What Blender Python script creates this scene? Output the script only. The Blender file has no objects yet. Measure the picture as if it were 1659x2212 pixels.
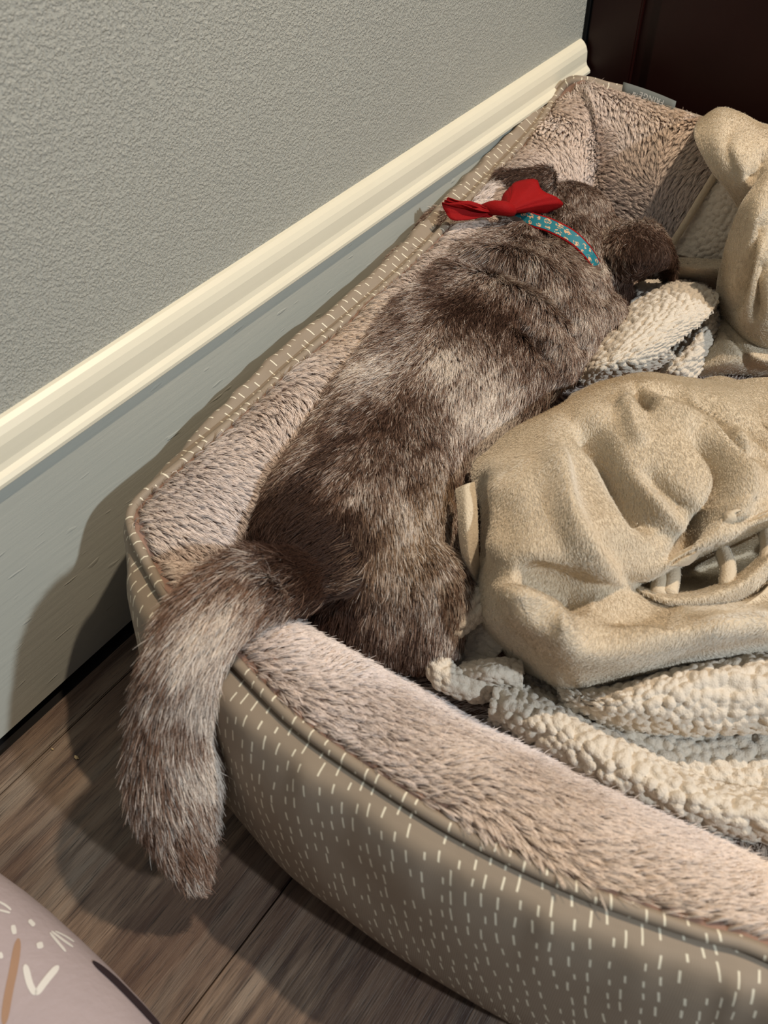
import bpy, bmesh, math
import numpy as np
from mathutils import Vector, Matrix

# ---------------------------------------------------------------- camera
W_PX, H_PX, F_PX, CAM_H = 1659, 2212, 1800.0, 0.70
CX, CY = 829.5, 1106.0
_d = np.array([2740 - CX, -880 - CY, F_PX]); _ny = (_d[0] * 50 + F_PX ** 2) / (-_d[1])
_n = np.array([50, _ny, F_PX])
AY = _d / np.linalg.norm(_d); AZ = -_n / np.linalg.norm(_n); AX = np.cross(AY, AZ)
R3 = np.array([AX, AY, AZ])                       # camera (right, down, forward) -> world
sc = bpy.context.scene
COL = sc.collection
cam = bpy.data.cameras.new('camera'); cam_o = bpy.data.objects.new('camera', cam); COL.objects.link(cam_o)
cam.sensor_fit = 'HORIZONTAL'; cam.sensor_width = 36; cam.lens = F_PX / W_PX * 36
right, down, fwd = R3[:, 0], R3[:, 1], R3[:, 2]
M = Matrix(((right[0], -down[0], -fwd[0], 0), (right[1], -down[1], -fwd[1], 0), (right[2], -down[2], -fwd[2], CAM_H), (0, 0, 0, 1)))
cam_o.matrix_world = M
cam.clip_start = 0.02; cam.clip_end = 50
cam.dof.use_dof = True; cam.dof.focus_distance = 0.85; cam.dof.aperture_fstop = 11.0
sc.camera = cam_o
CAMP = np.array([0, 0, CAM_H])

# ---------------------------------------------------------------- world, lamps, exposure
sc.view_settings.view_transform = 'Standard'; sc.view_settings.look = 'None'
sc.view_settings.gamma = 1; sc.view_settings.use_curve_mapping = False
sc.view_settings.exposure = 0.84
world = bpy.data.worlds.new('world'); sc.world = world; world.use_nodes = True
world.node_tree.nodes['Background'].inputs[0].default_value = (0.80, 0.88, 1.0, 1)
world.node_tree.nodes['Background'].inputs[1].default_value = 0.065

def lamp(name, loc, target, power, size, color, spot=None):
    if spot:
        L = bpy.data.lights.new(name, 'SPOT'); L.shadow_soft_size = size; L.spot_size = spot; L.spot_blend = 0.6
    else:
        L = bpy.data.lights.new(name, 'POINT'); L.shadow_soft_size = size
    L.energy = power; L.color = color
    o = bpy.data.objects.new(name, L); COL.objects.link(o); o.location = loc
    o.rotation_euler = (Vector(target) - Vector(loc)).to_track_quat('-Z', 'Y').to_euler()
    return o
lamp('ceiling_lamp', (0.36, 1.12, 2.4), (-0.2, 0.5, 0.1), 84, 0.028, (1.0, 0.81, 0.61))
lamp('wall_lamp', (2.15, 0.24, 1.95), (-0.2, 0.5, 0.1), 106, 0.05, (0.84, 0.93, 1.0))

# ---------------------------------------------------------------- helpers
def ray(px, py):
    return R3 @ np.array([px - CX, py - CY, F_PX])
def at(px, py, z):                                 # a point of the photograph at height z, in room coordinates
    r = ray(px, py); return CAMP + r * ((z - CAM_H) / r[2])
def on(px, py, ax, v):                             # same, on a vertical plane
    r = ray(px, py); return CAMP + r * (v / r[ax])
def project(P):
    q = (P - CAMP) @ R3
    return np.stack([CX + F_PX * q[:, 0] / q[:, 2], CY + F_PX * q[:, 1] / q[:, 2]], 1)

def _h(i, seed):
    i = (i.astype(np.int64) * np.array([73856093, 19349663, 83492791])).sum(-1) + seed * 9176263
    i = (i ^ (i >> 13)) * 1274126177; i = (i ^ (i >> 16)) & 0xffffff
    return i / float(0xffffff)
def vn(P, scale, seed=0):                          # value noise, -1..1
    q = np.asarray(P) * scale; i = np.floor(q).astype(np.int64); f = q - i; f = f * f * (3 - 2 * f); r = 0
    for a in (0, 1):
        for b in (0, 1):
            for c in (0, 1):
                w = (f[:, 0] if a else 1 - f[:, 0]) * (f[:, 1] if b else 1 - f[:, 1]) * (f[:, 2] if c else 1 - f[:, 2])
                r = r + w * _h(i + np.array([a, b, c]), seed)
    return r * 2 - 1
def unit(v): return v / np.maximum(np.linalg.norm(v, axis=-1, keepdims=True), 1e-9)
def lin(c): return tuple(((x / 255) / 12.92 if x / 255 <= .04045 else ((x / 255 + .055) / 1.055) ** 2.4) for x in c)

def obj(name, verts, faces, mat, parent=None, smooth=True, uvs=None, kind=None, label=None):
    me = bpy.data.meshes.new(name)
    me.from_pydata([tuple(v) for v in np.asarray(verts).tolist()], [], [tuple(f) for f in (faces.tolist() if hasattr(faces, 'tolist') else faces)])
    me.materials.append(mat)
    if smooth: me.polygons.foreach_set('use_smooth', np.ones(len(me.polygons), bool))
    if uvs is not None:
        l = me.uv_layers.new(name='UVMap'); idx = np.empty(len(me.loops), np.int32); me.loops.foreach_get('vertex_index', idx)
        l.data.foreach_set('uv', np.asarray(uvs)[idx].ravel().astype(np.float32))
    me.update()
    o = bpy.data.objects.new(name, me); COL.objects.link(o); o.parent = parent
    if kind: o['kind'] = kind
    if label: o['label'] = label
    return o
def thing(name, label, cat, loc=(0, 0, 0), group=None):
    o = bpy.data.objects.new(name, None); COL.objects.link(o); o.location = loc
    o['label'] = label; o['category'] = cat
    if group: o['group'] = group
    o.empty_display_size = .05
    return o
def tag(o, label, cat): o['label'] = label; o['category'] = cat
def grid_faces(n, m, wrap_n=False, wrap_m=False):  # n rows x m columns
    i, j = np.meshgrid(np.arange(n if wrap_n else n - 1), np.arange(m if wrap_m else m - 1), indexing='ij')
    i = i.ravel(); j = j.ravel(); i2 = (i + 1) % n; j2 = (j + 1) % m
    return np.stack([i * m + j, i * m + j2, i2 * m + j2, i2 * m + j], 1)
def catmull(P, n, closed=False):                   # P (k, d) -> n samples
    P = np.asarray(P, float); k = len(P)
    if closed: t = np.arange(n) / n * k
    else:
        P = np.vstack([2 * P[0] - P[1], P, 2 * P[-1] - P[-2]]); t = np.linspace(0, k - 1, n)
    i = np.floor(t).astype(int)
    if not closed: i = np.minimum(i, k - 2)
    f = (t - i)[:, None]
    g = (lambda o: P[(i + o) % k]) if closed else (lambda o: P[i + o + 1])
    a, b, c, d = g(-1), g(0), g(1), g(2)
    return .5 * (2 * b + (c - a) * f + (2 * a - 5 * b + 4 * c - d) * f ** 2 + (3 * b - a - 3 * c + d) * f ** 3)
def resample(P, n):
    s = np.r_[0, np.cumsum(np.linalg.norm(np.diff(P, axis=0), axis=1))]
    t = np.linspace(0, s[-1], n); return np.stack([np.interp(t, s, P[:, k]) for k in range(P.shape[1])], 1), t
def vnormals(V, F):
    a = V[F[:, 1]] - V[F[:, 0]]; b = V[F[:, 2]] - V[F[:, 0]]
    if F.shape[1] == 4: fn = np.cross(V[F[:, 2]] - V[F[:, 0]], V[F[:, 3]] - V[F[:, 1]])
    else: fn = np.cross(a, b)
    N = np.zeros_like(V)
    for k in range(F.shape[1]):
        for c in range(3): N[:, c] += np.bincount(F[:, k], fn[:, c], len(V))
    return unit(N)
def tube(P, r, seg=8, close=False):
    P = np.asarray(P, float); n = len(P); r = np.broadcast_to(r, (n,))
    T = unit(np.gradient(P, axis=0) if not close else np.roll(P, -1, 0) - np.roll(P, 1, 0))
    up = np.array([0, 0, 1.0]); A = unit(np.cross(T, up) + 1e-6); B = np.cross(A, T)
    th = np.linspace(0, 2 * math.pi, seg, endpoint=False)
    V = P[:, None] + (A[:, None] * np.cos(th)[None, :, None] + B[:, None] * np.sin(th)[None, :, None]) * r[:, None, None]
    F = grid_faces(n, seg, wrap_n=close, wrap_m=True)
    V = V.reshape(-1, 3)
    fl = F.tolist()
    if not close: fl += [list(range(seg))[::-1], list(range((n - 1) * seg, n * seg))]
    return V, fl

# ---------------------------------------------------------------- materials
def nodes(name):
    m = bpy.data.materials.new(name); m.use_nodes = True; nt = m.node_tree
    return m, nt, nt.nodes['Principled BSDF'], lambda t, **k: _node(nt, t, k)
def _node(nt, t, k):
    n = nt.nodes.new(t)
    for a, v in k.items(): setattr(n, a, v)
    return n
def mix(nt, a, b, fac):
    n = nt.nodes.new('ShaderNodeMix'); n.data_type = 'RGBA'
    for s, v in ((n.inputs[0], fac), (n.inputs[6], a), (n.inputs[7], b)):
        if hasattr(v, 'links') or isinstance(v, bpy.types.NodeSocket): nt.links.new(v, s)
        elif isinstance(v, (int, float)): s.default_value = v
        else: s.default_value = (*v[:3], 1)
    return n.outputs[2]
def math_n(nt, op, a, b=None, c=None):
    n = nt.nodes.new('ShaderNodeMath'); n.operation = op
    for k, v in enumerate((a, b, c)):
        if v is None: continue
        if isinstance(v, bpy.types.NodeSocket): nt.links.new(v, n.inputs[k])
        else: n.inputs[k].default_value = v
    return n.outputs[0]
def noise(nt, vec, scale, detail=3, rough=.55, out=0):
    n = nt.nodes.new('ShaderNodeTexNoise'); n.inputs['Scale'].default_value = scale
    n.inputs['Detail'].default_value = detail; n.inputs['Roughness'].default_value = rough
    if vec is not None: nt.links.new(vec, n.inputs['Vector'])
    return n.outputs[out]
def ramp(nt, f, lo, hi):
    n = nt.nodes.new('ShaderNodeMapRange'); nt.links.new(f, n.inputs[0]); n.inputs[1].default_value = lo; n.inputs[2].default_value = hi
    return n.outputs[0]
def bump(nt, bsdf, h, strength, dist):
    n = nt.nodes.new('ShaderNodeBump'); n.inputs['Strength'].default_value = strength; n.inputs['Distance'].default_value = dist
    nt.links.new(h, n.inputs['Height']); nt.links.new(n.outputs[0], bsdf.inputs['Normal']); return n
def geo_pos(nt): return nt.nodes.new('ShaderNodeNewGeometry').outputs['Position']
def obj_pos(nt, sx=1, sy=1, sz=1):
    t = geo_pos(nt); m = nt.nodes.new('ShaderNodeMapping'); nt.links.new(t, m.inputs[0]); m.inputs['Scale'].default_value = (sx, sy, sz)
    return m.outputs[0]

def plain(name, c, rough=.8, var=.12, nscale=30, bstr=0, bscale=200, sheen=0, spec=.5):
    m, nt, b, _ = nodes(name); p = geo_pos(nt)
    a = [x * (1 - var) for x in lin(c)]; d = [x * (1 + var) for x in lin(c)]
    nt.links.new(mix(nt, a, d, noise(nt, p, nscale)), b.inputs['Base Color']); b.inputs['Roughness'].default_value = rough
    b.inputs['Specular IOR Level'].default_value = spec
    if sheen: b.inputs['Sheen Weight'].default_value = sheen; b.inputs['Sheen Roughness'].default_value = .5
    if bstr: bump(nt, b, noise(nt, p, bscale, 3), bstr, .002)
    return m

def m_wall():
    m, nt, b, _ = nodes('wall_paint'); p = geo_pos(nt)
    c = mix(nt, lin((176, 177, 168)), lin((184, 184, 173)), noise(nt, p, 6))
    nt.links.new(c, b.inputs['Base Color']); b.inputs['Roughness'].default_value = .36
    h1 = noise(nt, p, 480, 2.5, .55); h2 = noise(nt, p, 170, 2, .5)
    h = math_n(nt, 'ADD', ramp(nt, h1, .42, .68), math_n(nt, 'MULTIPLY', h2, .9))
    bump(nt, b, h, .8, .0013); return m
def m_trim(name, c1, c2, scratch=True):
    m, nt, b, _ = nodes(name); p = geo_pos(nt)
    nt.links.new(mix(nt, lin(c1), lin(c2), noise(nt, p, 12)), b.inputs['Base Color']); b.inputs['Roughness'].default_value = .38
    g = noise(nt, obj_pos(nt, 30, 12, 160), 1.0, 4, .6); g2 = ramp(nt, noise(nt, obj_pos(nt, 20, 25, 110), 1.3, 1), .70, .78)
    bump(nt, b, math_n(nt, 'ADD', math_n(nt, 'MULTIPLY', g, .6 if scratch else .15), math_n(nt, 'MULTIPLY', g2, .8 if scratch else .05)), .45, .0012)
    return m
def m_wood():
    m, nt, b, _ = nodes('floor_wood')
    oi = nt.nodes.new('ShaderNodeObjectInfo'); p = obj_pos(nt, 110, 9, 10)
    ad = nt.nodes.new('ShaderNodeVectorMath'); ad.operation = 'MULTIPLY_ADD'; nt.links.new(oi.outputs['Random'], ad.inputs[0])
    ad.inputs[1].default_value = (37, 91, 17); nt.links.new(p, ad.inputs[2]); p = ad.outputs[0]
    g = noise(nt, p, 1.0, 6, .65); g2 = noise(nt, p, .35, 3, .6)
    fine = nt.nodes.new('ShaderNodeVectorMath'); fine.operation = 'MULTIPLY'; nt.links.new(p, fine.inputs[0]); fine.inputs[1].default_value = (5, 2.2, 1)
    gf = noise(nt, fine.outputs[0], 1.6, 3, .6)
    c = mix(nt, lin((62, 46, 38)), lin((134, 112, 93)), ramp(nt, g, .36, .66))
    c = mix(nt, c, lin((150, 136, 120)), math_n(nt, 'MULTIPLY', ramp(nt, g2, .5, .66), .55))
    c = mix(nt, c, lin((78, 52, 40)), math_n(nt, 'MULTIPLY', ramp(nt, noise(nt, obj_pos(nt, 9, 3.5, 1), 1.0, 2), .48, .62), .55))
    c = mix(nt, c, lin((34, 24, 19)), math_n(nt, 'MULTIPLY', ramp(nt, gf, .55, .70), .85))
    c = mix(nt, c, lin((176, 152, 126)), math_n(nt, 'MULTIPLY', ramp(nt, math_n(nt, 'SUBTRACT', 1, gf), .62, .76), .3))
    nt.links.new(c, b.inputs['Base Color']); b.inputs['Roughness'].default_value = .5
    bump(nt, b, math_n(nt, 'SUBTRACT', 1, gf), .5, .0012); return m
def m_dash():
    m, nt, b, _ = nodes('dashed_canvas')
    uv = nt.nodes.new('ShaderNodeUVMap').outputs[0]
    wn = nt.nodes.new('ShaderNodeTexNoise'); wn.inputs['Scale'].default_value = 9; nt.links.new(uv, wn.inputs['Vector'])
    wv = nt.nodes.new('ShaderNodeVectorMath'); wv.operation = 'MULTIPLY_ADD'; nt.links.new(wn.outputs[1], wv.inputs[0]); wv.inputs[1].default_value = (.02, .02, 0); nt.links.new(uv, wv.inputs[2])
    sx = nt.nodes.new('ShaderNodeSeparateXYZ'); nt.links.new(wv.outputs[0], sx.inputs[0])
    CUx, CVy = .0098, .0135
    U = math_n(nt, 'DIVIDE', math_n(nt, 'ADD', sx.outputs[0], math_n(nt, 'MULTIPLY', sx.outputs[1], .22)), CUx); iu = math_n(nt, 'FLOOR', U)
    par = math_n(nt, 'MULTIPLY', math_n(nt, 'FRACT', math_n(nt, 'MULTIPLY', iu, .618)), 1.0)
    V = math_n(nt, 'ADD', math_n(nt, 'DIVIDE', sx.outputs[1], CVy), par); iv = math_n(nt, 'FLOOR', V)
    cb = nt.nodes.new('ShaderNodeCombineXYZ'); nt.links.new(iu, cb.inputs[0]); nt.links.new(iv, cb.inputs[1])
    w = nt.nodes.new('ShaderNodeTexWhiteNoise'); w.noise_dimensions = '3D'; nt.links.new(cb.outputs[0], w.inputs[0])
    sp = nt.nodes.new('ShaderNodeSeparateColor'); nt.links.new(w.outputs[1], sp.inputs[0])
    fu = math_n(nt, 'SUBTRACT', math_n(nt, 'FRACT', U), math_n(nt, 'MULTIPLY_ADD', sp.outputs[0], .5, .25))
    fv = math_n(nt, 'SUBTRACT', math_n(nt, 'FRACT', V), math_n(nt, 'MULTIPLY_ADD', sp.outputs[1], .3, .35))
    slant = math_n(nt, 'MULTIPLY_ADD', sp.outputs[2], .16, -.08)
    du = math_n(nt, 'ABSOLUTE', math_n(nt, 'ADD', fu, math_n(nt, 'MULTIPLY', fv, slant)))
    ln = math_n(nt, 'MULTIPLY_ADD', w.outputs[0], .22, .16)
    inv = math_n(nt, 'LESS_THAN', math_n(nt, 'ABSOLUTE', fv), ln); inu = math_n(nt, 'LESS_THAN', du, .062)
    mask = math_n(nt, 'MULTIPLY', math_n(nt, 'MULTIPLY', inv, inu), math_n(nt, 'GREATER_THAN', sp.outputs[2], .08))
    base = mix(nt, lin((140, 126, 109)), lin((156, 141, 123)), noise(nt, uv, 14))
    nt.links.new(mix(nt, base, lin((236, 228, 205)), mask), b.inputs['Base Color']); b.inputs['Roughness'].default_value = .62
    wv2 = nt.nodes.new('ShaderNodeTexWave'); wv2.inputs['Scale'].default_value = 220; nt.links.new(uv, wv2.inputs['Vector'])
    bump(nt, b, math_n(nt, 'ADD', math_n(nt, 'MULTIPLY', wv2.outputs['Fac'], .15), noise(nt, uv, 45, 2)), .22, .002)
    return m
def m_hair(name, rough=.75, root=.45, sheen=0.0, spec=.2):
    m, nt, b, _ = nodes(name)
    a = nt.nodes.new('ShaderNodeAttribute'); a.attribute_name = 'tint'
    hi = nt.nodes.new('ShaderNodeHairInfo')
    f = ramp(nt, hi.outputs['Intercept'], 0, .7)
    dark = mix(nt, (0, 0, 0), a.outputs['Color'], root)  # roots darkened; in the pile this paints shade between the locks
    nt.links.new(mix(nt, dark, a.outputs['Color'], f), b.inputs['Base Color'])
    b.inputs['Roughness'].default_value = rough; b.inputs['Specular IOR Level'].default_value = spec
    return m

# ---------------------------------------------------------------- fur (real strands)
RNG = np.random.default_rng(7)
def grow(name, parent, V, F, mat, density, length, radius, comb, tint, lay=.7, jitter=.25, clump=0.0, csize=.008, segs=4, weight=None, facing=-.3, droop=0.0, maxn=400000, N=None, label=None):
    F = np.asarray(F); Q = F.shape[1] == 4
    T = np.vstack([F[:, [0, 1, 2]], F[:, [0, 2, 3]]]) if Q else F
    if N is None: N = vnormals(V, F)
    A, B, C = V[T[:, 0]], V[T[:, 1]], V[T[:, 2]]
    area = np.linalg.norm(np.cross(B - A, C - A), axis=1) / 2
    c = (A + B + C) / 3; fn = unit(N[T].mean(1))
    w = area * ((fn * unit(CAMP - c)).sum(1) > facing)
    if weight is not None: w = w * weight(c, fn)
    n = int(min(maxn, w.sum() * density))
    if n < 2: return None
    cs = np.cumsum(w); t = np.searchsorted(cs, RNG.random(n) * cs[-1]); t = np.minimum(t, len(T) - 1)
    r1, r2 = np.sqrt(RNG.random(n)), RNG.random(n); ba = np.stack([1 - r1, r1 * (1 - r2), r1 * r2], 1)
    P = (V[T[t]] * ba[:, :, None]).sum(1); Nn = unit((N[T[t]] * ba[:, :, None]).sum(1))
    D = comb(P, Nn); D = unit(D - Nn * (D * Nn).sum(1)[:, None])
    ly = lay(P) if callable(lay) else lay
    ly = np.broadcast_to(ly, (n,))[:, None]
    J = RNG.normal(0, jitter, (n, 3))
    L = (length(P) if callable(length) else np.full(n, length)) * RNG.uniform(.65, 1.2, n)
    pts = np.zeros((n, segs + 1, 3)); pts[:, 0] = P - Nn * .0006
    for k in range(segs):
        s = (k + .5) / segs
        d = unit(Nn * (1 - ly) * (1.25 - s) + D * ly * (.55 + .6 * s) + J * (.5 + .7 * s) + np.array([0, 0, -droop * s]))
        pts[:, k + 1] = pts[:, k] + d * (L / segs)[:, None]
    if clump > 0:
        key = np.floor(P / csize + .9 * np.stack([vn(P, .7 / csize, 1), vn(P, .7 / csize, 2), vn(P, .7 / csize, 3)], 1)).astype(np.int64)
        h = (key * np.array([1000003, 10007, 101])).sum(1); _, inv = np.unique(h, return_inverse=True); inv = inv.ravel()
        cnt = np.bincount(inv)
        tip = pts[:, -1]; ct = np.stack([np.bincount(inv, tip[:, k]) / cnt for k in range(3)], 1)[inv]
        off = (ct - tip); off = off * np.minimum(1, csize * 1.2 / np.maximum(np.linalg.norm(off, axis=1), 1e-9))[:, None]
        for k in range(1, segs + 1): pts[:, k] += off * clump * (k / segs) ** 1.4
    tc = tint(P, Nn)
    hc = bpy.data.hair_curves.new(name); hc.add_curves([segs + 1] * n)
    hc.attributes['position'].data.foreach_set('vector', pts.ravel().astype(np.float32)) if 'position' in hc.attributes else hc.position_data.foreach_set('vector', pts.ravel())
    ra = hc.attributes.get('radius') or hc.attributes.new('radius', 'FLOAT', 'POINT')
    prof = np.array([1.0, 1.0, .85, .6, .25, .2])[:segs + 1] if segs == 4 else np.linspace(1, .25, segs + 1)
    ra.data.foreach_set('value', (np.outer(RNG.uniform(.7, 1.2, n), prof) * radius).ravel().astype(np.float32))
    ca = hc.attributes.new('tint', 'FLOAT_COLOR', 'CURVE')
    ca.data.foreach_set('color', np.c_[tc, np.ones(n)].ravel().astype(np.float32))
    hc.materials.append(mat)
    o = bpy.data.objects.new(name, hc); COL.objects.link(o); o.parent = parent; o['kind'] = 'stuff'
    if label: o['label'] = label
    return o

def patch(rows, nu, nv):                           # control net of (px, py, z) rows -> points (nv*nu)
    G = np.array([[at(*c) for c in r] for r in rows])
    if min(r[-1][0] for r in rows) > 1700:         # the throw goes on past the frame and sinks to the mattress
        e1 = G[:, -1] + [.06, 0, -.012]; e2 = G[:, -1] + [.13, .005, 0]; e2[:, 2] = np.maximum(.095, np.minimum(e2[:, 2] - .05, .16)); G = np.concatenate([G, e1[:, None], e2[:, None]], 1)
    G = np.stack([catmull(G[i], nu) for i in range(len(G))]); G = np.stack([catmull(G[:, j], nv) for j in range(nu)], 1)
    return G                                       # (nv, nu, 3)
def stroke(V, N, pts, width, depth):               # press (depth<0) or raise a fold along a line
    q = project(V); p = catmull(np.array(pts, float), 24); best = np.full(len(V), 1e9)
    tt = np.zeros(len(V))
    for k in range(len(p) - 1):
        a, b = p[k], p[k + 1]; ab = b - a; t = np.clip(((q - a) @ ab) / (ab @ ab), 0, 1)
        d = np.linalg.norm(q - a - t[:, None] * ab, axis=1); m = d < best; best[m] = d[m]; tt[m] = (k + t[m]) / (len(p) - 1)
    e = np.clip(np.minimum(tt, 1 - tt) * 5, 0, 1) * .85 + .15
    return V + N * (depth * e * np.exp(-(best / width) ** 2))[:, None]
def faceout(V, F, N):
    if ((N * unit(CAMP - V)).sum(1)).mean() < 0: return F[:, ::-1], -N
    return F, N

# ================================================================ SETTING
XW = -.524; YD = 1.205
MW = m_wall(); MB = m_trim('board_tone', (182, 184, 174), (190, 191, 180)); MC = m_trim('cap_tone', (226, 219, 196), (232, 226, 204), False)  # cap toned lighter and creamier than the board
def box(name, a, b, mat, parent=None, bevel=0, kind=None):
    x0, y0, z0 = a; x1, y1, z1 = b
    bm = bmesh.new(); bmesh.ops.create_cube(bm, size=1)
    for v in bm.verts: v.co = Vector(((x0 + x1) / 2 + v.co.x * (x1 - x0), (y0 + y1) / 2 + v.co.y * (y1 - y0), (z0 + z1) / 2 + v.co.z * (z1 - z0)))
    if bevel: bmesh.ops.bevel(bm, geom=bm.edges[:], offset=bevel, segments=2, affect='EDGES')
    me = bpy.data.meshes.new(name); bm.to_mesh(me); bm.free(); me.materials.append(mat)
    o = bpy.data.objects.new(name, me); COL.objects.link(o); o.parent = parent
    if kind: o['kind'] = kind
    return o
def profile(name, pts, y0, y1, mat, kind=None, parent=None):   # extruded along y
    n = len(pts); V = [(x, y, z) for y in (y0, y1) for x, z in pts]
    F = [[i, (i + 1) % n, n + (i + 1) % n, n + i] for i in range(n)] + [list(range(n))[::-1], list(range(n, 2 * n))]
    o = obj(name, V, F, mat, parent, smooth=False, kind=kind)
    return o
box('wall_left', (XW - .08, -1.3, 0), (XW, YD, 2.5), MW, kind='structure')
base = profile('baseboard_left', [(XW, .010), (XW + .014, .010), (XW + .0145, .24), (XW + .014, .2515), (XW, .2515)], -1.3, YD - .012, MB, 'structure')
capp = [(XW, .252), (XW + .019, .252), (XW + .0215, .2545), (XW + .0215, .2575), (XW + .019, .2605), (XW + .0155, .2635), (XW + .0138, .268), (XW + .0135, .274),
        (XW + .0128, .281), (XW + .0105, .287), (XW + .007, .2915), (XW + .003, .2945), (XW, .2955)]
cap = profile('cap_moulding', capp, -1.3, YD - .012, MC, parent=base)
dark = plain('dark_gap', (20, 16, 13), .9)  # near-black colour stands in for shade in the gap by the baseboard
box('gap_shade_sheet', (XW, -1.3, 0), (XW + .004, YD, .012), dark, kind='structure')  # dark sheet added under the baseboard to paint the gap's shade
# floor: vinyl planks running along the wall
MWD = m_wood()
fl = box('floor', (XW - .05, -1.3, -.03), (1.8, YD + .1, -.006), dark, kind='structure')
XS = -.473; PW = .2575
k = 0; mesh_cache = {}
for i in range(-1, 14):
    x0 = XS + i * PW if i >= 0 else XW + .0195; x1 = XS + (i + 1) * PW
    ys = [-1.3, -.25 - ((i * .37) % .6), .62 + ((i * .53) % .45), YD + .02]
    for a, b in zip(ys[:-1], ys[1:]):
        box('plank', (x0 + .0006, a + .0005, -.006), (x1 - .0006, b - .0005, 0), MWD, fl, .0008)
# dark mahogany door at the end of the room
MD = plain('mahogany', (34, 8, 5), .42, .3, 9, spec=.25); MK = plain('black_jamb', (8, 7, 7), .7, spec=.2)
door = box('door_1', (XW + .03, YD + .006, 0), (1.1, YD + .03, 2.1), MD, kind='structure')
xs = on(1392, 0, 1, YD)[0]; xj = on(1283, 0, 1, YD)[0]
box('stile', (xj, YD - .004, 0), (xs, YD + .008, 2.1), MD, door, .002)
box('rail', (xs, YD - .004, 0), (1.1, YD + .008, .10), MD, door, .002)
box('stile', (.75, YD - .004, 0), (.95, YD + .008, 2.1), MD, door, .002)
box('door_panel', (xs + .02, YD + .001, .12), (.73, YD + .008, 2.0), MD, door, .004)
box('trim_2', (XW + .001, YD - .008, 0), (xj - .002, YD + .03, 2.3), MK, kind='structure')

# ================================================================ PET BED
bed = thing('pet_bed', 'rectangular taupe bolster pet bed with white dashes and pink plush lining against the wall', 'pet bed', (0, .65, 0))
bed_inv = Matrix.Translation((0, -.65, 0))
def adopt(o, t):                                   # child built in room coordinates
    o.parent = t; o.matrix_parent_inverse = Matrix.Translation(-Vector(t.location)); return o
rim = [at(1659, 2060, .20), at(1500, 2010, .20), at(1250, 1920, .20), at(1000, 1800, .20), at(800, 1675, .20), at(640, 1560, .198), at(500, 1420, .197), at(380, 1310, .197), at(325, 1225, .198),
       at(290, 1150, .2), at(290, 1105, .202), at(330, 1060, .204), at(420, 985, .205), at(520, 900, .208), at(650, 780, .21), at(815, 640, .215), at(920, 540, .22), at(1010, 440, .226), at(1100, 345, .236), at(1170, 265, .248)]
rim += [on(1200, 215, 1, 1.085), on(1245, 178, 1, 1.105), on(1350, 212, 1, 1.118), on(1500, 258, 1, 1.12), np.array([-.15, 1.12, .24]), np.array([.1, 1.12, .23]), np.array([.35, 1.12, .225]), np.array([.50, 1.10, .22]),
        np.array([.55, 1.02, .215]), np.array([.56, .8, .21]), np.array([.56, .5, .21]), np.array([.55, .36, .205]), np.array([.47, .268, .202]), np.array([.32, .250, .2]), np.array([.19, .237, .2])]
rim = rim[-6:] + rim[:-6]
rimd = catmull(np.array(rim), 1400, True)
rimd, arc = resample(np.vstack([rimd, rimd[:1]]), 901); rimd = rimd[:-1]; arc = arc[:-1]; NR = len(rimd)
tan = np.roll(rimd, -3, 0) - np.roll(rimd, 3, 0); tan[:, 2] = 0; tan = unit(tan)
outw = np.stack([-tan[:, 1], tan[:, 0], 0 * arc], 1)
if (outw[np.argmin(rimd[:, 1])] @ np.array([0, -1, 0])) < 0: outw = -outw
# outer canvas shell
prof = [(0.001, 1, -.002), (.010, 1, -.003), (.022, 1, -.009), (.0325, 1, -.034), (.0385, .66, 0), (.0425, .48, 0), (.0445, .32, 0), (.0425, .17, 0), (.034, .06, 0), (.016, .015, 0), (-.02, .014, 0)]
pf = catmull(np.array(prof), 46)
sm = lambda x, a, b: (lambda t: t * t * (3 - 2 * t))(np.clip((x - a) / (b - a), 0, 1))
isl = (rimd[:, 0] < -.40) * sm(rimd[:, 1], .27, .45)            # the side squeezed against the wall puffs up beside the piping
crn = 1 - .62 * np.exp(-(np.hypot(rimd[:, 0] + .455, rimd[:, 1] - .245) / .055) ** 2) - .75 * np.exp(-(np.hypot(rimd[:, 0] + .49, rimd[:, 1] - 1.11) / .06) ** 2)
puff = np.array([0, .003, .016, .027, .030, .012, 0, 0, 0, 0, 0]); puffd = catmull(puff[:, None], 46)[:, 0]
V = []; vl = np.r_[0, np.cumsum(np.hypot(np.diff(pf[:, 0]), np.diff(pf[:, 1] * .2 + pf[:, 2])))]
for (o_, zf, zo), pu in zip(pf, puffd):
    P = rimd + outw * (o_ * crn)[:, None]; P[:, 2] = rimd[:, 2] * zf + zo + pu * isl; V.append(P)
V = np.array(V)
t = np.linspace(0, 1, len(pf))[:, None]
puck = vn(np.stack([arc * 60, 0 * arc, 0 * arc], 1), 1, 3)[None] * np.exp(-((t - .2) / .12) ** 2) * .0022 + vn(V.reshape(-1, 3), 14, 5).reshape(len(pf), NR) * .004 * np.sin(t * 3.1)
V = V + outw[None] * puck[:, :, None]
V[..., 0] = np.maximum(V[..., 0], XW + .0155)
V[..., 1] = np.minimum(V[..., 1], YD - .01)
V[..., 2] = np.maximum(V[..., 2], .001)
uv = np.stack([np.broadcast_to(arc, (len(pf), NR)), np.broadcast_to(vl[:, None], (len(pf), NR))], 2).reshape(-1, 2)
Fs = grid_faces(len(pf), NR, wrap_m=True)
MDASH = m_dash()
N = vnormals(V.reshape(-1, 3), Fs)
if (N.reshape(len(pf), NR, 3)[15] * outw).sum() < 0: Fs = Fs[:, ::-1]
adopt(obj('canvas_shell', V.reshape(-1, 3), Fs, MDASH, None, uvs=uv), bed)
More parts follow.
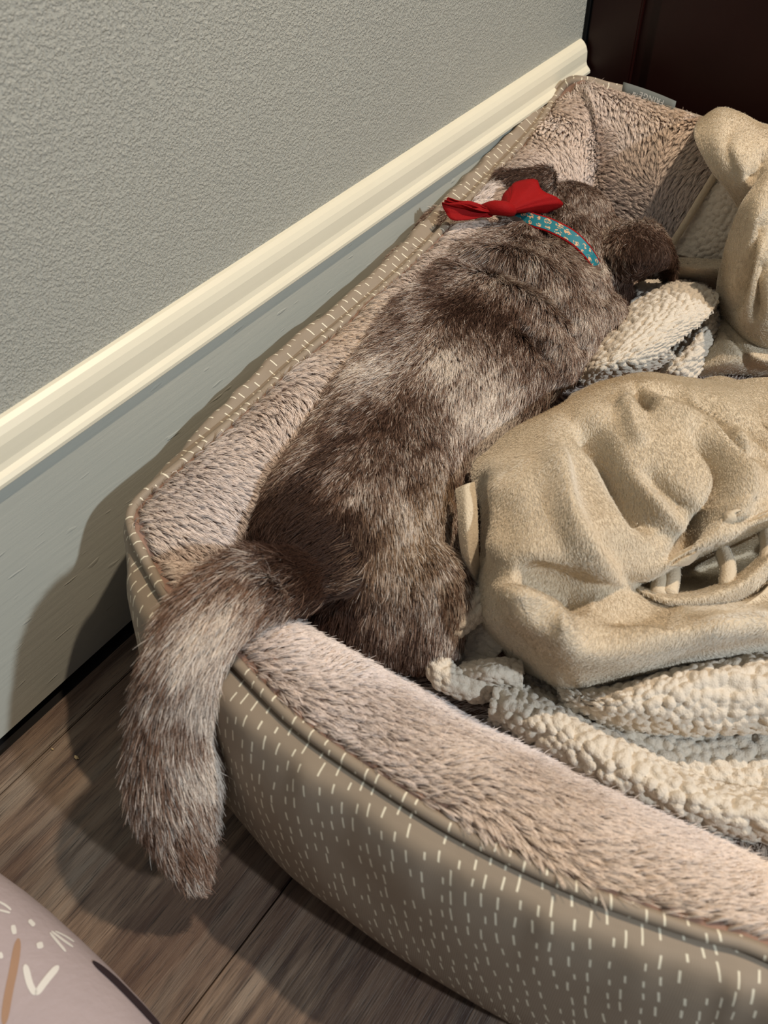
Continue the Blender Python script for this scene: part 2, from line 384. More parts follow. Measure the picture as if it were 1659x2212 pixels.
# piping cord
Vp, Fp = tube(rimd + np.array([0, 0, .0022]) + outw * .001, .0044, 8, True)
th = np.arange(8) / 8 * .0226
uvp = np.stack([np.repeat(arc, 8), np.tile(th, NR)], 1)
adopt(obj('piping', Vp, Fp, MDASH, None, uvs=uvp), bed)
# plush lining: slopes in to the mattress, sharp seams at the corners
def xl(y): return -.452 - .036 * np.clip((y - .25) / .87, 0, 1)
inner = [(0, 0, -.001), (.010, 0, .003), (.024, 0, .005), (.044, .03, .001), (.066, .20, 0), (.086, .50, 0), (.104, .80, 0), (.124, .97, 0), (.15, 1, 0), (.19, 1, -.002), (.30, 1, 0), (.42, 1, 0), (.47, 1, 0)]
pi_ = catmull(np.array(inner), 60); VL = []
for d_, zf, zo in pi_:
    P = rimd.copy(); y0 = .185 + d_; y1 = 1.12 - d_; ym = .65
    lo = min(y0, ym); hi = max(y1, ym)
    wide = np.clip((rimd[:, 0] + .15) / .25, 0, 1) * (rimd[:, 1] < .4); P[:, 1] = np.clip(P[:, 1], np.minimum(lo + .30 * wide * min(d_, .15) + .05 * np.clip((rimd[:, 0] - .1) / .3, 0, 1), ym), hi); P[:, 0] = np.clip(P[:, 0], xl(P[:, 1]) + d_, .56 - d_)
    wq = min(1, max(0, d_ / .022)); P[:, :2] = rimd[:, :2] * (1 - wq) + P[:, :2] * wq
    zc = min(max(zf, 0), 1); P[:, 2] = rimd[:, 2] * (1 - zc) + .088 * zc + zo
    VL.append(P)
VL = np.array(VL); FL = grid_faces(len(pi_), NR, wrap_m=True); VLf = VL.reshape(-1, 3)
VLf = VLf + np.stack([0 * VLf[:, 0], 0 * VLf[:, 0], vn(VLf, 22, 9) * .004], 1) * np.repeat(np.clip(np.linspace(0, 6, len(pi_)), 0, 1), NR)[:, None]
NL = vnormals(VLf, FL); FL, NL = faceout(VLf, FL, NL)
MPL = plain('plush_base', (148, 118, 102), .95, .2, 60)  # base darker than the pile: shade below the strands put into colour
lining = adopt(obj('plush_lining', VLf, FL, MPL), bed)

HP = m_hair('plush_hair', .85, .52)
def flow(sc_, seed, bias=(0, 0, 0), amp=1.0):
    b = np.array(bias, float)
    return lambda P, N: np.stack([vn(P, sc_, seed), vn(P, sc_, seed + 1), vn(P, sc_, seed + 2)], 1) * amp + b
def plush_tint(P, N):
    a = np.array(lin((252, 238, 228))); b = np.array(lin((250, 228, 202))); c = np.array(lin((240, 236, 242)))
    n1 = np.clip(.5 + vn(P, 9, 11) * .9, 0, 1)[:, None]; n2 = np.clip(vn(P, 7, 14) * 1.2 - .1, 0, 1)[:, None]
    col = a * (1 - n1 * .6) + b * n1 * .6; col = col * (1 - n2 * .5) + c * n2 * .5
    return col * RNG.uniform(.8, 1.12, (len(P), 1))
rx = rimd[::3, :2]
def rimclear(c):
    out = np.empty(len(c))
    for a in range(0, len(c), 8000): out[a:a + 8000] = np.sqrt(((c[a:a + 8000, None, :2] - rx[None]) ** 2).sum(2).min(1))
    return out > .0065
drim = np.tile(arc * 0, len(pi_)) + np.repeat(pi_[:, 0], NR)
def pile_comb(P, N):
    w = np.stack([vn(P, 17, 21), vn(P, 17, 22), vn(P, 17, 23)], 1)
    inw = np.stack([np.where(P[:, 0] < -.33, .9, 0) - np.where(P[:, 0] > .42, 1, 0), np.where(P[:, 1] > 1.0, -1, 0) + np.where(P[:, 1] < .3, .15, 0), 0 * P[:, 0] - .2], 1)
    inw[:, 0] += np.where(P[:, 1] < .32, .9, 0)
    return w * 1.1 + inw
pile = grow('pile', None, VLf, FL, HP, 900000, .0165, .00025, pile_comb, plush_tint, lay=.64, jitter=.19, clump=.84, csize=.0062, N=NL, segs=4,
     weight=lambda c, n: np.where(c[:, 0] < .16, 1.0, .35) * np.repeat(1.0, len(c)) * rimclear(c) * (c[:, 1] < 1.14) * np.where((c[:, 2] < .11) & (c[:, 0] > -.36) & (c[:, 1] > .3), .12, 1.0))
pile.parent = lining
# maker's label on the far rim
MG = plain('label_grey', (112, 116, 112), .7, .05, 100); ML = plain('label_white', (225, 225, 220), .6, .02)
a0 = on(1340, 214, 1, 1.108); b0 = on(1452, 256, 1, 1.108)
ex = unit(b0 - a0); ez = np.array([0, 0, 1.0]); hgt = .021
tl = np.linalg.norm(b0 - a0); n = 12; V = []
for i in range(n):
    s = i / (n - 1)
    for q in (0, 1):
        for th_ in (0, .0008): V.append(a0 + ex * tl * s + ez * (hgt * q) + np.array([0, th_ + .003 * math.sin(s * 3.1) * q, 0]))
F = []
for i in range(n - 1):
    a = i * 4; F += [[a, a + 4, a + 6, a + 2], [a + 1, a + 3, a + 7, a + 5], [a + 2, a + 6, a + 7, a + 3], [a, a + 1, a + 5, a + 4]]
F += [[0, 2, 3, 1], [(n - 1) * 4, (n - 1) * 4 + 1, (n - 1) * 4 + 3, (n - 1) * 4 + 2]]
lab = adopt(obj('label_tag', V, F, MG), bed); lab['label'] = 'grey woven label tag with white lettering'
cu = bpy.data.curves.new('lettering', 'FONT'); cu.body = 'FRINGE\u2122'; cu.size = .0092; cu.extrude = .0002; cu.align_x = 'CENTER'; cu.align_y = 'CENTER'; cu.space_character = 1.15
cu.materials.append(ML); tf = bpy.data.objects.new('tmp', cu); COL.objects.link(tf)
ltm = bpy.data.meshes.new_from_object(tf.evaluated_get(bpy.context.evaluated_depsgraph_get())); bpy.data.objects.remove(tf)
lt = bpy.data.objects.new('lettering', ltm); COL.objects.link(lt)
cen = (a0 + b0) / 2 + ez * hgt * .5 + np.array([0, -.0004, 0])
zx = -ex; zz = np.array([0, -1.0, 0]); zz = unit(zz - zx * (zz @ zx)); cen = cen + ez * .0042 - np.array([0, .0006, 0]); zy = np.cross(zz, zx)
mt = Matrix(((zx[0], zy[0], zz[0], cen[0]), (zx[1], zy[1], zz[1], cen[1]), (zx[2], zy[2], zz[2], cen[2]), (0, 0, 0, 1)))
lt.parent = lab; lt.matrix_basis = mt

# ================================================================ DOG
dog = thing('dog', 'brown and cream merle dog seen from behind, tail hanging over the bed rim', 'dog', tuple(at(850, 1000, .09)))
dloc = Vector(dog.location)
def adoptd(o, t=None):
    o.parent = t or dog
    if t is None: o.matrix_parent_inverse = Matrix.Translation(-dloc)
    return o
bm = bmesh.new()
def ell(c, r, ax=None, seg=24):                    # ellipsoid; ax = direction of first radius
    m = Matrix.Translation(Vector(c))
    if ax is not None:
        m = m @ Vector(ax).to_track_quat('X', 'Z').to_matrix().to_4x4()
    m = m @ Matrix.Diagonal((*r, 1)); bmesh.ops.create_uvsphere(bm, u_segments=seg, v_segments=seg // 2, radius=1, matrix=m)
def limb(pts, seg=20):                             # pts: (px, py, z, rx, rz)
    P = np.array([[*at(p[0], p[1], p[2]), p[3], p[4]] for p in pts]); P = catmull(P, len(pts) * 8)
    T = unit(np.gradient(P[:, :3], axis=0)); A = unit(np.cross(T, [0, 0, 1.0])); B = np.cross(A, T)
    th = np.linspace(0, 2 * math.pi, seg, endpoint=False); rings = []
    for k in range(len(P)):
        rings.append([bm.verts.new(P[k, :3] + A[k] * P[k, 3] * math.cos(a) + B[k] * P[k, 4] * math.sin(a)) for a in th])
    for a, b in zip(rings[:-1], rings[1:]):
        for i in range(seg): bm.faces.new((a[i], a[(i + 1) % seg], b[(i + 1) % seg], b[i]))
    bm.faces.new(rings[0][::-1]); bm.faces.new(rings[-1])
    return P[:, :3]
spine = limb([(700, 1300, .14, .055, .04), (728, 1235, .150, .078, .062), (765, 1120, .155, .086, .070), (835, 960, .155, .086, .072), (920, 850, .157, .100, .078), (1005, 740, .157, .118, .076),
              (1078, 650, .158, .126, .070), (1122, 575, .160, .110, .064), (1165, 520, .160, .086, .060), (1205, 485, .160, .066, .052)])
# haunch and thigh on the right, folded hind leg
ell(at(870, 1270, .14), (.062, .050, .052), None); ell(at(890, 1345, .125), (.045, .040, .042))
ell(at(640, 1180, .14), (.050, .05, .05)); ell(at(780, 1330, .13), (.052, .038, .045))
limb([(900, 1180, .12, .045, .045), (930, 1300, .105, .03, .03), (960, 1420, .095, .018, .018)])
# fore legs under the chest
limb([(1230, 720, .13, .04, .04), (1330, 640, .10, .028, .026), (1400, 560, .098, .016, .016)])
ell(at(1255, 700, .135), (.05, .05, .05)); ell(at(1300, 640, .14), (.034, .04, .04))
ell(at(985, 545, .178), (.062, .055, .05)); ell(at(905, 630, .165), (.05, .06, .05))
# head
hc_ = at(1222, 482, .172); hd = unit(at(1310, 375, .12) - hc_)
ell(hc_, (.062, .060, .048), hd); ell(hc_ + hd * .035 - np.array([0, 0, .012]), (.045, .045, .038), hd)
ell(hc_ + hd * .075 - np.array([0, 0, .03]), (.035, .024, .022), hd); ell(at(1150, 445, .175), (.042, .036, .042)); ell(at(1300, 535, .16), (.042, .036, .038))
def leaf(rows, th, nu=10, nv=12):
    G = patch(rows, nu, nv); Vv = G.reshape(-1, 3); Ff = grid_faces(nv, nu); Nn = vnormals(Vv, Ff)
    top = [bm.verts.new(v) for v in Vv + Nn * th]; bot = [bm.verts.new(v) for v in Vv - Nn * th]
    for f in Ff: bm.faces.new([top[i] for i in f]); bm.faces.new([bot[i] for i in f[::-1]])
    e = [i for i in range(nu)] + [nu * (r + 1) - 1 for r in range(1, nv)] + [nu * (nv - 1) + i for i in range(nu - 2, -1, -1)] + [nu * r for r in range(nv - 2, 0, -1)]
    for a, b in zip(e, e[1:] + e[:1]): bm.faces.new((top[b], top[a], bot[a], bot[b]))
# right ear: broad folded flap with a hanging tip; left ear: small upright fold
leaf([[(1305, 515, .180), (1345, 490, .200), (1380, 484, .202), (1405, 496, .196)], [(1318, 545, .190), (1362, 522, .210), (1408, 508, .206), (1432, 524, .190)], [(1330, 580, .184), (1380, 560, .206), (1428, 545, .200), (1450, 556, .180)], [(1345, 606, .158), (1392, 592, .176), (1436, 578, .178), (1456, 584, .164)]], .0065, 14, 14)
leaf([[(1420, 560, .182), (1452, 560, .172)], [(1430, 585, .160), (1458, 586, .154)], [(1440, 606, .138), (1458, 612, .136)]], .005)
leaf([[(1072, 440, .215), (1120, 440, .215), (1185, 430, .21)], [(1068, 410, .228), (1120, 408, .235), (1192, 402, .225)], [(1074, 385, .236), (1125, 384, .245), (1195, 382, .236)], [(1090, 378, .232), (1145, 370, .240), (1186, 366, .238)]], .006)
ell(at(1085, 400, .226), (.014, .014, .014)); ell(at(1170, 385, .230), (.013, .012, .016))
# tail
tailp = limb([(690, 1240, .175, .024, .022), (610, 1252, .195, .027, .024), (530, 1275, .219, .029, .024), (455, 1335, .228, .027, .023), (405, 1420, .215, .026, .023), (378, 1530, .178, .027, .024), (370, 1650, .135, .029, .025), (382, 1760, .098, .027, .023), (410, 1850, .070, .018, .016), (428, 1905, .055, .006, .006)])
me = bpy.data.meshes.new('tmp'); bm.to_mesh(me); bm.free()
tmp = bpy.data.objects.new('tmp', me); COL.objects.link(tmp)
md = tmp.modifiers.new('r', 'REMESH'); md.mode = 'VOXEL'; md.voxel_size = .0036
ms = tmp.modifiers.new('s', 'SMOOTH'); ms.factor = .6; ms.iterations = 14
ev = tmp.evaluated_get(bpy.context.evaluated_depsgraph_get()); me2 = bpy.data.meshes.new_from_object(ev)
V = np.empty(len(me2.vertices) * 3); me2.vertices.foreach_get('co', V); V = V.reshape(-1, 3)
me2.calc_loop_triangles(); F = np.empty(len(me2.loop_triangles) * 3, np.int32); me2.loop_triangles.foreach_get('vertices', F); F = F.reshape(-1, 3)
bpy.data.objects.remove(tmp); bpy.data.meshes.remove(me2); bpy.data.meshes.remove(me)
N = vnormals(V, F)
keep = V[:, 2] > .0
V = V + N * (vn(V, 25, 31) * .003)[:, None]
for pts, w, d in [([(985, 560), (1050, 568), (1120, 590), (1185, 612)], 12, -.016), ([(1090, 598), (1150, 622), (1215, 668), (1250, 700)], 12, -.014), ([(1120, 690), (1160, 735), (1188, 790)], 12, -.014), ([(1270, 600), (1320, 650)], 16, -.008),
                  ([(1150, 500), (1200, 506), (1255, 540), (1290, 585)], 15, -.010), ([(560, 1215), (610, 1245), (640, 1290)], 12, -.007), ([(1240, 700), (1262, 760)], 16, -.010),
                  ([(1000, 540), (1060, 545), (1140, 560), (1210, 600)], 14, .006), ([(1080, 620), (1150, 650), (1200, 710)], 16, .006), ([(1170, 700), (1210, 760), (1215, 830)], 24, .006)]:
    V = stroke(V, N, pts, w, d)
V[:, 2] = np.maximum(V[:, 2], .02)
N = vnormals(V, F)
MSK = plain('dog_undercoat', (92, 72, 60), .9, .25, 90)
body = adoptd(obj('body', V, F, MSK))
# coat
DK, MDm, LT, GO, RD = [np.array(lin(c)) for c in ((66, 44, 33), (148, 119, 102), (248, 236, 222), (182, 150, 106), (146, 112, 90))]
blobs = []                                          # (centre, radius, weight): negative is dark, positive is pale
for px, py, z, r, w in [(660, 1150, .21, .044, -2.0), (600, 1105, .2, .03, -.9), (700, 1210, .21, .03, -.8), (860, 1370, .17, .036, -.45), (760, 1345, .15, .025, -.4), (825, 905, .23, .026, -.9), (760, 985, .22, .024, -.6), (900, 1010, .22, .02, -.35), (1010, 680, .22, .040, -1.0), (930, 640, .2, .03, -.4),
                        (1090, 700, .22, .03, -.45), (930, 850, .23, .02, -.4), (1090, 480, .2, .04, -.3), (690, 930, .2, .02, -.3), (1250, 470, .21, .035, -.25), (1390, 550, .2, .032, -1.9), (1440, 590, .16, .02, -1.2), (1120, 395, .24, .04, -.9),
                        (1080, 830, .23, .035, 1.0), (1150, 870, .2, .03, .9), (960, 770, .23, .025, .8), (800, 830, .2, .025, .6), (740, 1070, .22, .018, .7), (790, 1160, .23, .022, .7), (820, 1260, .22, .02, .5), (900, 1080, .22, .024, .5), (620, 960, .18, .02, .3), (860, 690, .18, .02, .4),
                        (1300, 580, .18, .025, .8), (1330, 520, .18, .012, .6), (1280, 640, .17, .03, .35), (1200, 650, .2, .02, .3), (960, 500, .18, .025, .3), (500, 1230, .2, .02, .2), (450, 1380, .24, .018, .7), (500, 1330, .24, .015, .6), (440, 1500, .2, .02, .5), (430, 1640, .15, .025, .8), (330, 1520, .2, .02, .2), (400, 1750, .12, .02, .3),
                        (505, 1275, .24, .010, -.4), (385, 1460, .21, .012, -.35), (405, 1560, .19, .011, -.7), (330, 1600, .17, .015, -.5), (360, 1690, .15, .012, -.5), (400, 1820, .1, .015, -.4), (555, 1240, .21, .018, .5), (600, 1290, .2, .012, .5)]:
    blobs.append((at(px, py, z), r, w))
gold = [(at(880, 1190, .22), .045), (at(930, 1120, .2), .03), (at(980, 1060, .19), .025), (at(600, 950, .16), .03)]
def coat(P, N):
    s = np.zeros(len(P))
    for c, r, w in blobs: s += w * np.exp(-(((P - c) * [1, 1, .4]) ** 2).sum(1) / r ** 2)
    s += vn(P * np.array([1, .3, 1]), 240, 41) * .42 + vn(P * np.array([1, .35, 1]), 90, 42) * .28 + vn(P, 28, 43) * .2 + RNG.normal(0, .42, len(P))
    s = s * 1.3 + .06
    a = np.clip(-s, 0, 1)[:, None]; b = np.clip(s, 0, 1)[:, None]
    g = np.zeros(len(P))
    for c, r in gold: g += np.exp(-((P - c) ** 2).sum(1) / r ** 2)
    g = np.clip(g, 0, 1)[:, None] * .55
    tl_ = (P[:, 1] < .24)[:, None]
    mid = MDm * (1 - g) + GO * g; mid = np.where(tl_, mid * .6 + RD * .4, mid)
    col = mid * (1 - a - b).clip(0) + (np.where(tl_, RD * .7, DK)) * a + LT * b
    return col * RNG.uniform(.85, 1.12, (len(P), 1))
sp = np.vstack([spine[::-1][::2]]); spt = unit(np.gradient(sp, axis=0)); tp = tailp[8:][::2]; tpt = unit(np.gradient(tp, axis=0))
S_ = np.vstack([sp, tp]); ST = np.vstack([spt, tpt]); is_tail = np.r_[np.zeros(len(sp)), np.ones(len(tp))]
def near(P):
    out = np.empty(len(P), int)
    for a in range(0, len(P), 20000):
        out[a:a + 20000] = (((P[a:a + 20000, None] - S_[None]) ** 2).sum(2) + 0.0).argmin(1)
    return out
def coat_comb(P, N):
    i = near(P); rad = P - S_[i]; rad[:, 2] *= .2
    k = np.where(is_tail[i] > 0, .0, 1.0)[:, None]
    w = np.stack([vn(P, 14, 51), vn(P, 14, 52), vn(P, 14, 53)], 1)
    D = ST[i] + unit(rad) * .45 * k + np.array([0, 0, -.25]) * k + w * .4
    ear = np.exp(-((P - at(1390, 550, .19)) ** 2).sum(1) / .03 ** 2)[:, None]
    return D * (1 - ear) + ear * unit(at(1390, 610, .14) - at(1370, 510, .2)) * 1.2
def coat_len(P):
    i = near(P); t = is_tail[i] > 0
    L = np.where(t, .021, .0145)
    d = np.linalg.norm(P - at(1150, 600, .2), axis=1); L = L + .006 * np.exp(-(d / .12) ** 2) * ~t
    h = np.linalg.norm(P - at(1260, 440, .19), axis=1); L = L - .009 * np.exp(-(h / .055) ** 2) * ~t
    e = np.linalg.norm(P - at(1395, 550, .19), axis=1); L = L - .0105 * np.exp(-(e / .044) ** 4)
    e = np.linalg.norm(P - at(1130, 390, .24), axis=1); return np.maximum(L - .008 * np.exp(-(e / .035) ** 2), .004)
colpts = np.array([at(*p) for p in [(1010, 478, .195), (1060, 462, .215), (1110, 462, .222), (1150, 478, .225), (1190, 491, .224), (1235, 515, .218), (1266, 545, .205), (1288, 580, .182), (1296, 612, .15)]])
colc = catmull(colpts, 60)
cpx = project(colc)
def coat_w(c, n):
    q = project(c); d = np.full(len(c), 1e9)
    for p in cpx[8:52]: d = np.minimum(d, np.linalg.norm(q - p, axis=1))
    return np.where(d < 11, 0.0, 1.0) * (c[:, 2] > .03)
HD = m_hair('coat_hair', .6, .5, spec=.3)
fur = grow('fur', None, V, F, HD, 2100000, coat_len, .00020, coat_comb, coat, lay=.80, jitter=.16, clump=.45, csize=.0075, N=N, segs=4, weight=coat_w, facing=-.35, maxn=330000)
adoptd(fur, None)
# face on the far side of the head
ME = plain('eye_dark', (24, 14, 10), .1); MN = plain('nose_brown', (70, 42, 36), .4)
side = unit(np.cross(hd, [0, 0, 1.0])); upv = np.cross(side, hd)
for s in (-1, 1):
    bm = bmesh.new(); bmesh.ops.create_uvsphere(bm, u_segments=12, v_segments=8, radius=.007, matrix=Matrix.Translation(Vector(hc_ + hd * .068 + side * .024 * s + upv * .004)))
    me = bpy.data.meshes.new('eye'); bm.to_mesh(me); bm.free(); me.materials.append(ME); o = bpy.data.objects.new('eye', me); COL.objects.link(o); adoptd(o)
bm = bmesh.new(); bmesh.ops.create_uvsphere(bm, u_segments=12, v_segments=8, radius=1, matrix=Matrix.Translation(Vector(hc_ + hd * .108 - np.array([0, 0, .026]))) @ Matrix.Diagonal((.01, .008, .007, 1)))
me = bpy.data.meshes.new('nose'); bm.to_mesh(me); bm.free(); me.materials.append(MN); o = bpy.data.objects.new('nose', me); COL.objects.link(o); adoptd(o)
# collar
def m_collar():
    m, nt, b, _ = nodes('teal_webbing'); uv = nt.nodes.new('ShaderNodeUVMap').outputs[0]
    mp = nt.nodes.new('ShaderNodeMapping'); mp.inputs['Scale'].default_value = (17, 1.6, 1); nt.links.new(uv, mp.inputs[0])
    v = nt.nodes.new('ShaderNodeTexVoronoi'); v.inputs['Scale'].default_value = 1; v.inputs['Randomness'].default_value = .35; nt.links.new(mp.outputs[0], v.inputs['Vector'])
    nn = noise(nt, mp.outputs[0], 3.6, 1); f = math_n(nt, 'MULTIPLY', math_n(nt, 'LESS_THAN', v.outputs['Distance'], .40), math_n(nt, 'GREATER_THAN', nn, .50))
    nt.links.new(mix(nt, lin((22, 120, 132)), lin((222, 172, 130)), f), b.inputs['Base Color']); b.inputs['Roughness'].default_value = .6; return m
MR = plain('red_cloth', (150, 10, 13), .75, .2, 40, .3, 900, 0, spec=.2)
wdir = np.array([at(1235, 492, .212) - at(1225, 525, .200)]); wd = unit(wdir)[0] * .0125
nC = len(colc); V2 = []; uvc = []
outn = unit(colc - at(1180, 585, .12))
for k, (s, off) in enumerate([(-.5, .003), (.5, .003), (.5, .001), (-.5, .001)]):
    V2.append(colc + wd * s + outn * (off + .002))
    uvc.append(np.stack([np.linspace(0, 1, nC), np.full(nC, 0 if s < 0 else 1.0)], 1))
V2 = np.array(V2).reshape(-1, 3); Fc = grid_faces(4, nC, wrap_n=True)
collar = adoptd(obj('collar', V2, Fc, m_collar(), uvs=np.array(uvc).reshape(-1, 2), smooth=False)); collar['label'] = 'teal collar printed with small orange motifs and red edging'
for s in (-.56, .56):
    Vt, Ft = tube(colc + wd * s + outn * .0035, .0013, 6); adoptd(obj('collar_edging', Vt, Ft, MR), collar)
# red bow tie: pleated wings and knot
def wing(kpt, ends, layers):
    k0 = at(*kpt); out = []
    E_ = catmull(np.array([at(*e) for e in ends]), 26); n = len(E_)
    cn = unit(np.cross(E_[0] - k0, E_[-1] - k0)); cn = cn if cn @ (CAMP - k0) > 0 else -cn
    for L_ in range(layers):
        V_ = []; ns = 10
        for i in range(n):
            for j in range(ns):
                s = j / (ns - 1); p = k0 + (E_[i] - k0) * (s * (1 - .05 * L_))
                V_.append(p + cn * (.0016 * math.sin(i * 1.05 + L_) * s + .006 * math.sin(s * 2.6) - L_ * .0035 * s))
        out.append((np.array(V_), grid_faces(n, ns)))
    V_ = np.vstack([v for v, f in out]); F_ = np.vstack([f + n * 10 * i for i, (v, f) in enumerate(out)])
    o = obj('bow_wing', V_, F_, MR); md = o.modifiers.new('t', 'SOLIDIFY'); md.thickness = .0010
    return o
bow = obj('bow_tie', *tube(catmull(np.array([at(1040, 452, .240), at(1065, 449, .246), at(1092, 451, .246), at(1108, 458, .238)]), 12), np.array([.005, .006, .007, .0075, .008, .008, .008, .008, .0075, .007, .006, .005]), 10), MR); adoptd(bow)
bow['label'] = 'red cloth bow tie on the collar'
for w_ in (wing((1090, 460, .240), [(1084, 440, .236), (1100, 405, .250), (1122, 393, .254), (1150, 394, .254), (1163, 408, .25), (1180, 425, .245), (1200, 432, .24), (1212, 441, .235), (1195, 456, .225), (1150, 462, .218), (1105, 465, .214)], 3),
           wing((1075, 453, .242), [(1035, 444, .252), (1000, 440, .256), (962, 433, .258), (954, 437, .256), (960, 450, .250), (972, 468, .244), (1000, 468, .240), (1045, 462, .238)], 3)): w_.parent = bow

# ================================================================ BLANKET
bl = thing('throw_blanket', 'tan plush throw blanket with cream sherpa backing crumpled in the pet bed', 'blanket', tuple(at(1350, 1150, .09)))
bloc = Vector(bl.location)
def adoptb(o, t=None):
    o.parent = t or bl
    if t is None: o.matrix_parent_inverse = Matrix.Translation(-bloc)
    return o
MPB = plain('blanket_plush_base', (212, 196, 170), .95, .12, 40, .5, 500, .3)
MSH = plain('sherpa_base', (222, 211, 194), .95, .10, 120, .6, 700, .3)
HB = m_hair('blanket_hair', .8, .62, spec=.25)
def plush_b(P, N):
    a = np.array(lin((240, 230, 212))); b = np.array(lin((230, 212, 184))); c = np.array(lin((236, 236, 232)))
    n1 = np.clip(.5 + vn(P, 10, 61) * .9, 0, 1)[:, None]; n2 = np.clip(vn(P, 12, 64) * 1.3 - .3, 0, 1)[:, None]
    return (a * (1 - n1 * .5) + b * n1 * .5) * (1 - n2 * .4) + c * n2 * .4 + RNG.normal(0, .02, (len(P), 1))
def plush(rows, res=(90, 90), strokes=(), dens=1100000, nz=.0010, length=.0038, bias=(.5, -.6, 0), thick=.004):
    G = patch(rows, *res); V = G.reshape(-1, 3); F = grid_faces(res[1], res[0]); N = vnormals(V, F); F, N = faceout(V, F, N)
    for pts, w, d in strokes: V = stroke(V, N, pts, w, d * 1.35)
    V = V + N * (vn(V, 32, 71) * nz)[:, None]; V[:, 2] = np.maximum(V[:, 2], .088); N = vnormals(V, F)
    o = adoptb(obj('plush_fold', V, F, MPB)); md = o.modifiers.new('t', 'SOLIDIFY'); md.thickness = thick; md.offset = -1
    h = grow('nap', None, V, F, HB, dens, length, .00020, flow(9, 75, bias, .8), plush_b, lay=.70, jitter=.15, clump=.22, csize=.0026, segs=3, N=N, facing=-.2)
    if h: adoptb(h, o)
    return o
def nubs(uv, cell, seed):
    g = np.floor(uv / cell).astype(np.int64); best = np.full(len(uv), 9.0); amp = np.ones(len(uv))
    for a in (-1, 0, 1):
        for b in (-1, 0, 1):
            c = g + [a, b]; c3 = np.c_[c, np.zeros(len(c), int)]
            q = (c + .5 + .42 * (np.stack([_h(c3, seed), _h(c3, seed + 1)], 1) * 2 - 1)) * cell
            d = np.linalg.norm(uv - q, axis=1) / cell; m = d < best; best[m] = d[m]; amp[m] = .65 + .5 * _h(c3, seed + 2)[m]
    return amp * np.sqrt(np.clip(1 - (best / .66) ** 2, 0, 1))
def sherpa(rows, strokes=(), cell=.0072, amp=.0046, step=.0013, seed=5, thick=.004):
    G = patch(rows, 40, 40)
    lu = np.linalg.norm(np.diff(G, axis=1), axis=2).sum(1).max(); lv = np.linalg.norm(np.diff(G, axis=0), axis=2).sum(0).max()
    nu, nv = int(lu / step) + 4, int(lv / step) + 4
    G = patch(rows, nu, nv); V = G.reshape(-1, 3); F = grid_faces(nv, nu); N = vnormals(V, F); F, N = faceout(V, F, N)
    U = np.r_[0, np.cumsum(np.linalg.norm(np.diff(G, axis=1), axis=2).mean(0))]; W = np.r_[0, np.cumsum(np.linalg.norm(np.diff(G, axis=0), axis=2).mean(1))]
    uv = np.stack(np.meshgrid(U, W), 2).reshape(-1, 2)
    for pts, w, d in strokes: V = stroke(V, N, pts, w, d)
    V = V + N * (vn(V, 26, 81) * .0025)[:, None]
    uvj = uv + np.stack([vn(V, 90, 83), vn(V, 90, 84)], 1) * cell * .25
    V = V + N * (nubs(uvj, cell, seed) * amp - amp * .5 + vn(V, 900, 85) * .0003)[:, None]; V[:, 2] = np.maximum(V[:, 2], .086)
    o = adoptb(obj('sherpa_fold', V, F, MSH, label='cream nubby sherpa side')); md = o.modifiers.new('t', 'SOLIDIFY'); md.thickness = thick; md.offset = -1
    return o
# big plush mound beside the dog
main = [[(1235, 850, .12), (1305, 822, .16), (1395, 806, .18), (1480, 815, .18), (1560, 822, .18), (1650, 815, .18), (1740, 810, .18), (1800, 810, .18)],
        [(1215, 872, .165), (1290, 838, .20), (1390, 822, .215), (1480, 840, .215), (1565, 850, .21), (1650, 860, .2), (1740, 865, .2), (1800, 865, .2)],
        [(1120, 918, .18), (1230, 890, .215), (1350, 870, .225), (1450, 890, .232), (1550, 915, .23), (1640, 945, .22), (1740, 960, .21), (1800, 960, .21)],
        [(1055, 968, .18), (1170, 960, .225), (1290, 955, .225), (1420, 965, .235), (1520, 990, .235), (1620, 1020, .228), (1740, 1030, .21), (1800, 1030, .21)],
        [(1018, 1008, .175), (1120, 1030, .232), (1250, 1035, .228), (1380, 1050, .226), (1490, 1070, .232), (1590, 1080, .222), (1740, 1070, .205), (1800, 1070, .2)],
        [(1035, 1100, .178), (1115, 1110, .228), (1240, 1125, .235), (1370, 1130, .225), (1480, 1140, .212), (1590, 1120, .215), (1740, 1085, .21), (1800, 1080, .2)],
        [(1030, 1180, .165), (1100, 1185, .220), (1225, 1200, .228), (1335, 1215, .208), (1405, 1238, .196), (1490, 1198, .203), (1600, 1145, .208), (1790, 1085, .205)],
        [(1030, 1240, .155), (1100, 1245, .214), (1225, 1258, .206), (1335, 1262, .190), (1408, 1262, .155), (1500, 1235, .108), (1610, 1200, .105), (1790, 1150, .105)],
        [(1032, 1290, .145), (1100, 1295, .214), (1215, 1310, .208), (1320, 1296, .194), (1420, 1296, .175), (1520, 1318, .180), (1620, 1322, .180), (1790, 1320, .180)],
        [(1036, 1335, .13), (1105, 1340, .205), (1210, 1365, .215), (1320, 1355, .205), (1430, 1345, .208), (1530, 1345, .205), (1630, 1342, .20), (1790, 1340, .20)],
        [(1060, 1375, .12), (1130, 1385, .180), (1220, 1418, .200), (1330, 1410, .203), (1440, 1392, .202), (1540, 1385, .198), (1640, 1372, .195), (1790, 1365, .19)],
        [(1095, 1412, .11), (1155, 1430, .150), (1222, 1460, .168), (1330, 1450, .172), (1450, 1425, .172), (1550, 1410, .170), (1650, 1392, .168), (1790, 1380, .165)],
        [(1120, 1440, .10), (1170, 1465, .118), (1232, 1490, .132), (1335, 1478, .135), (1455, 1445, .14), (1560, 1425, .14), (1660, 1405, .14), (1790, 1392, .14)]]
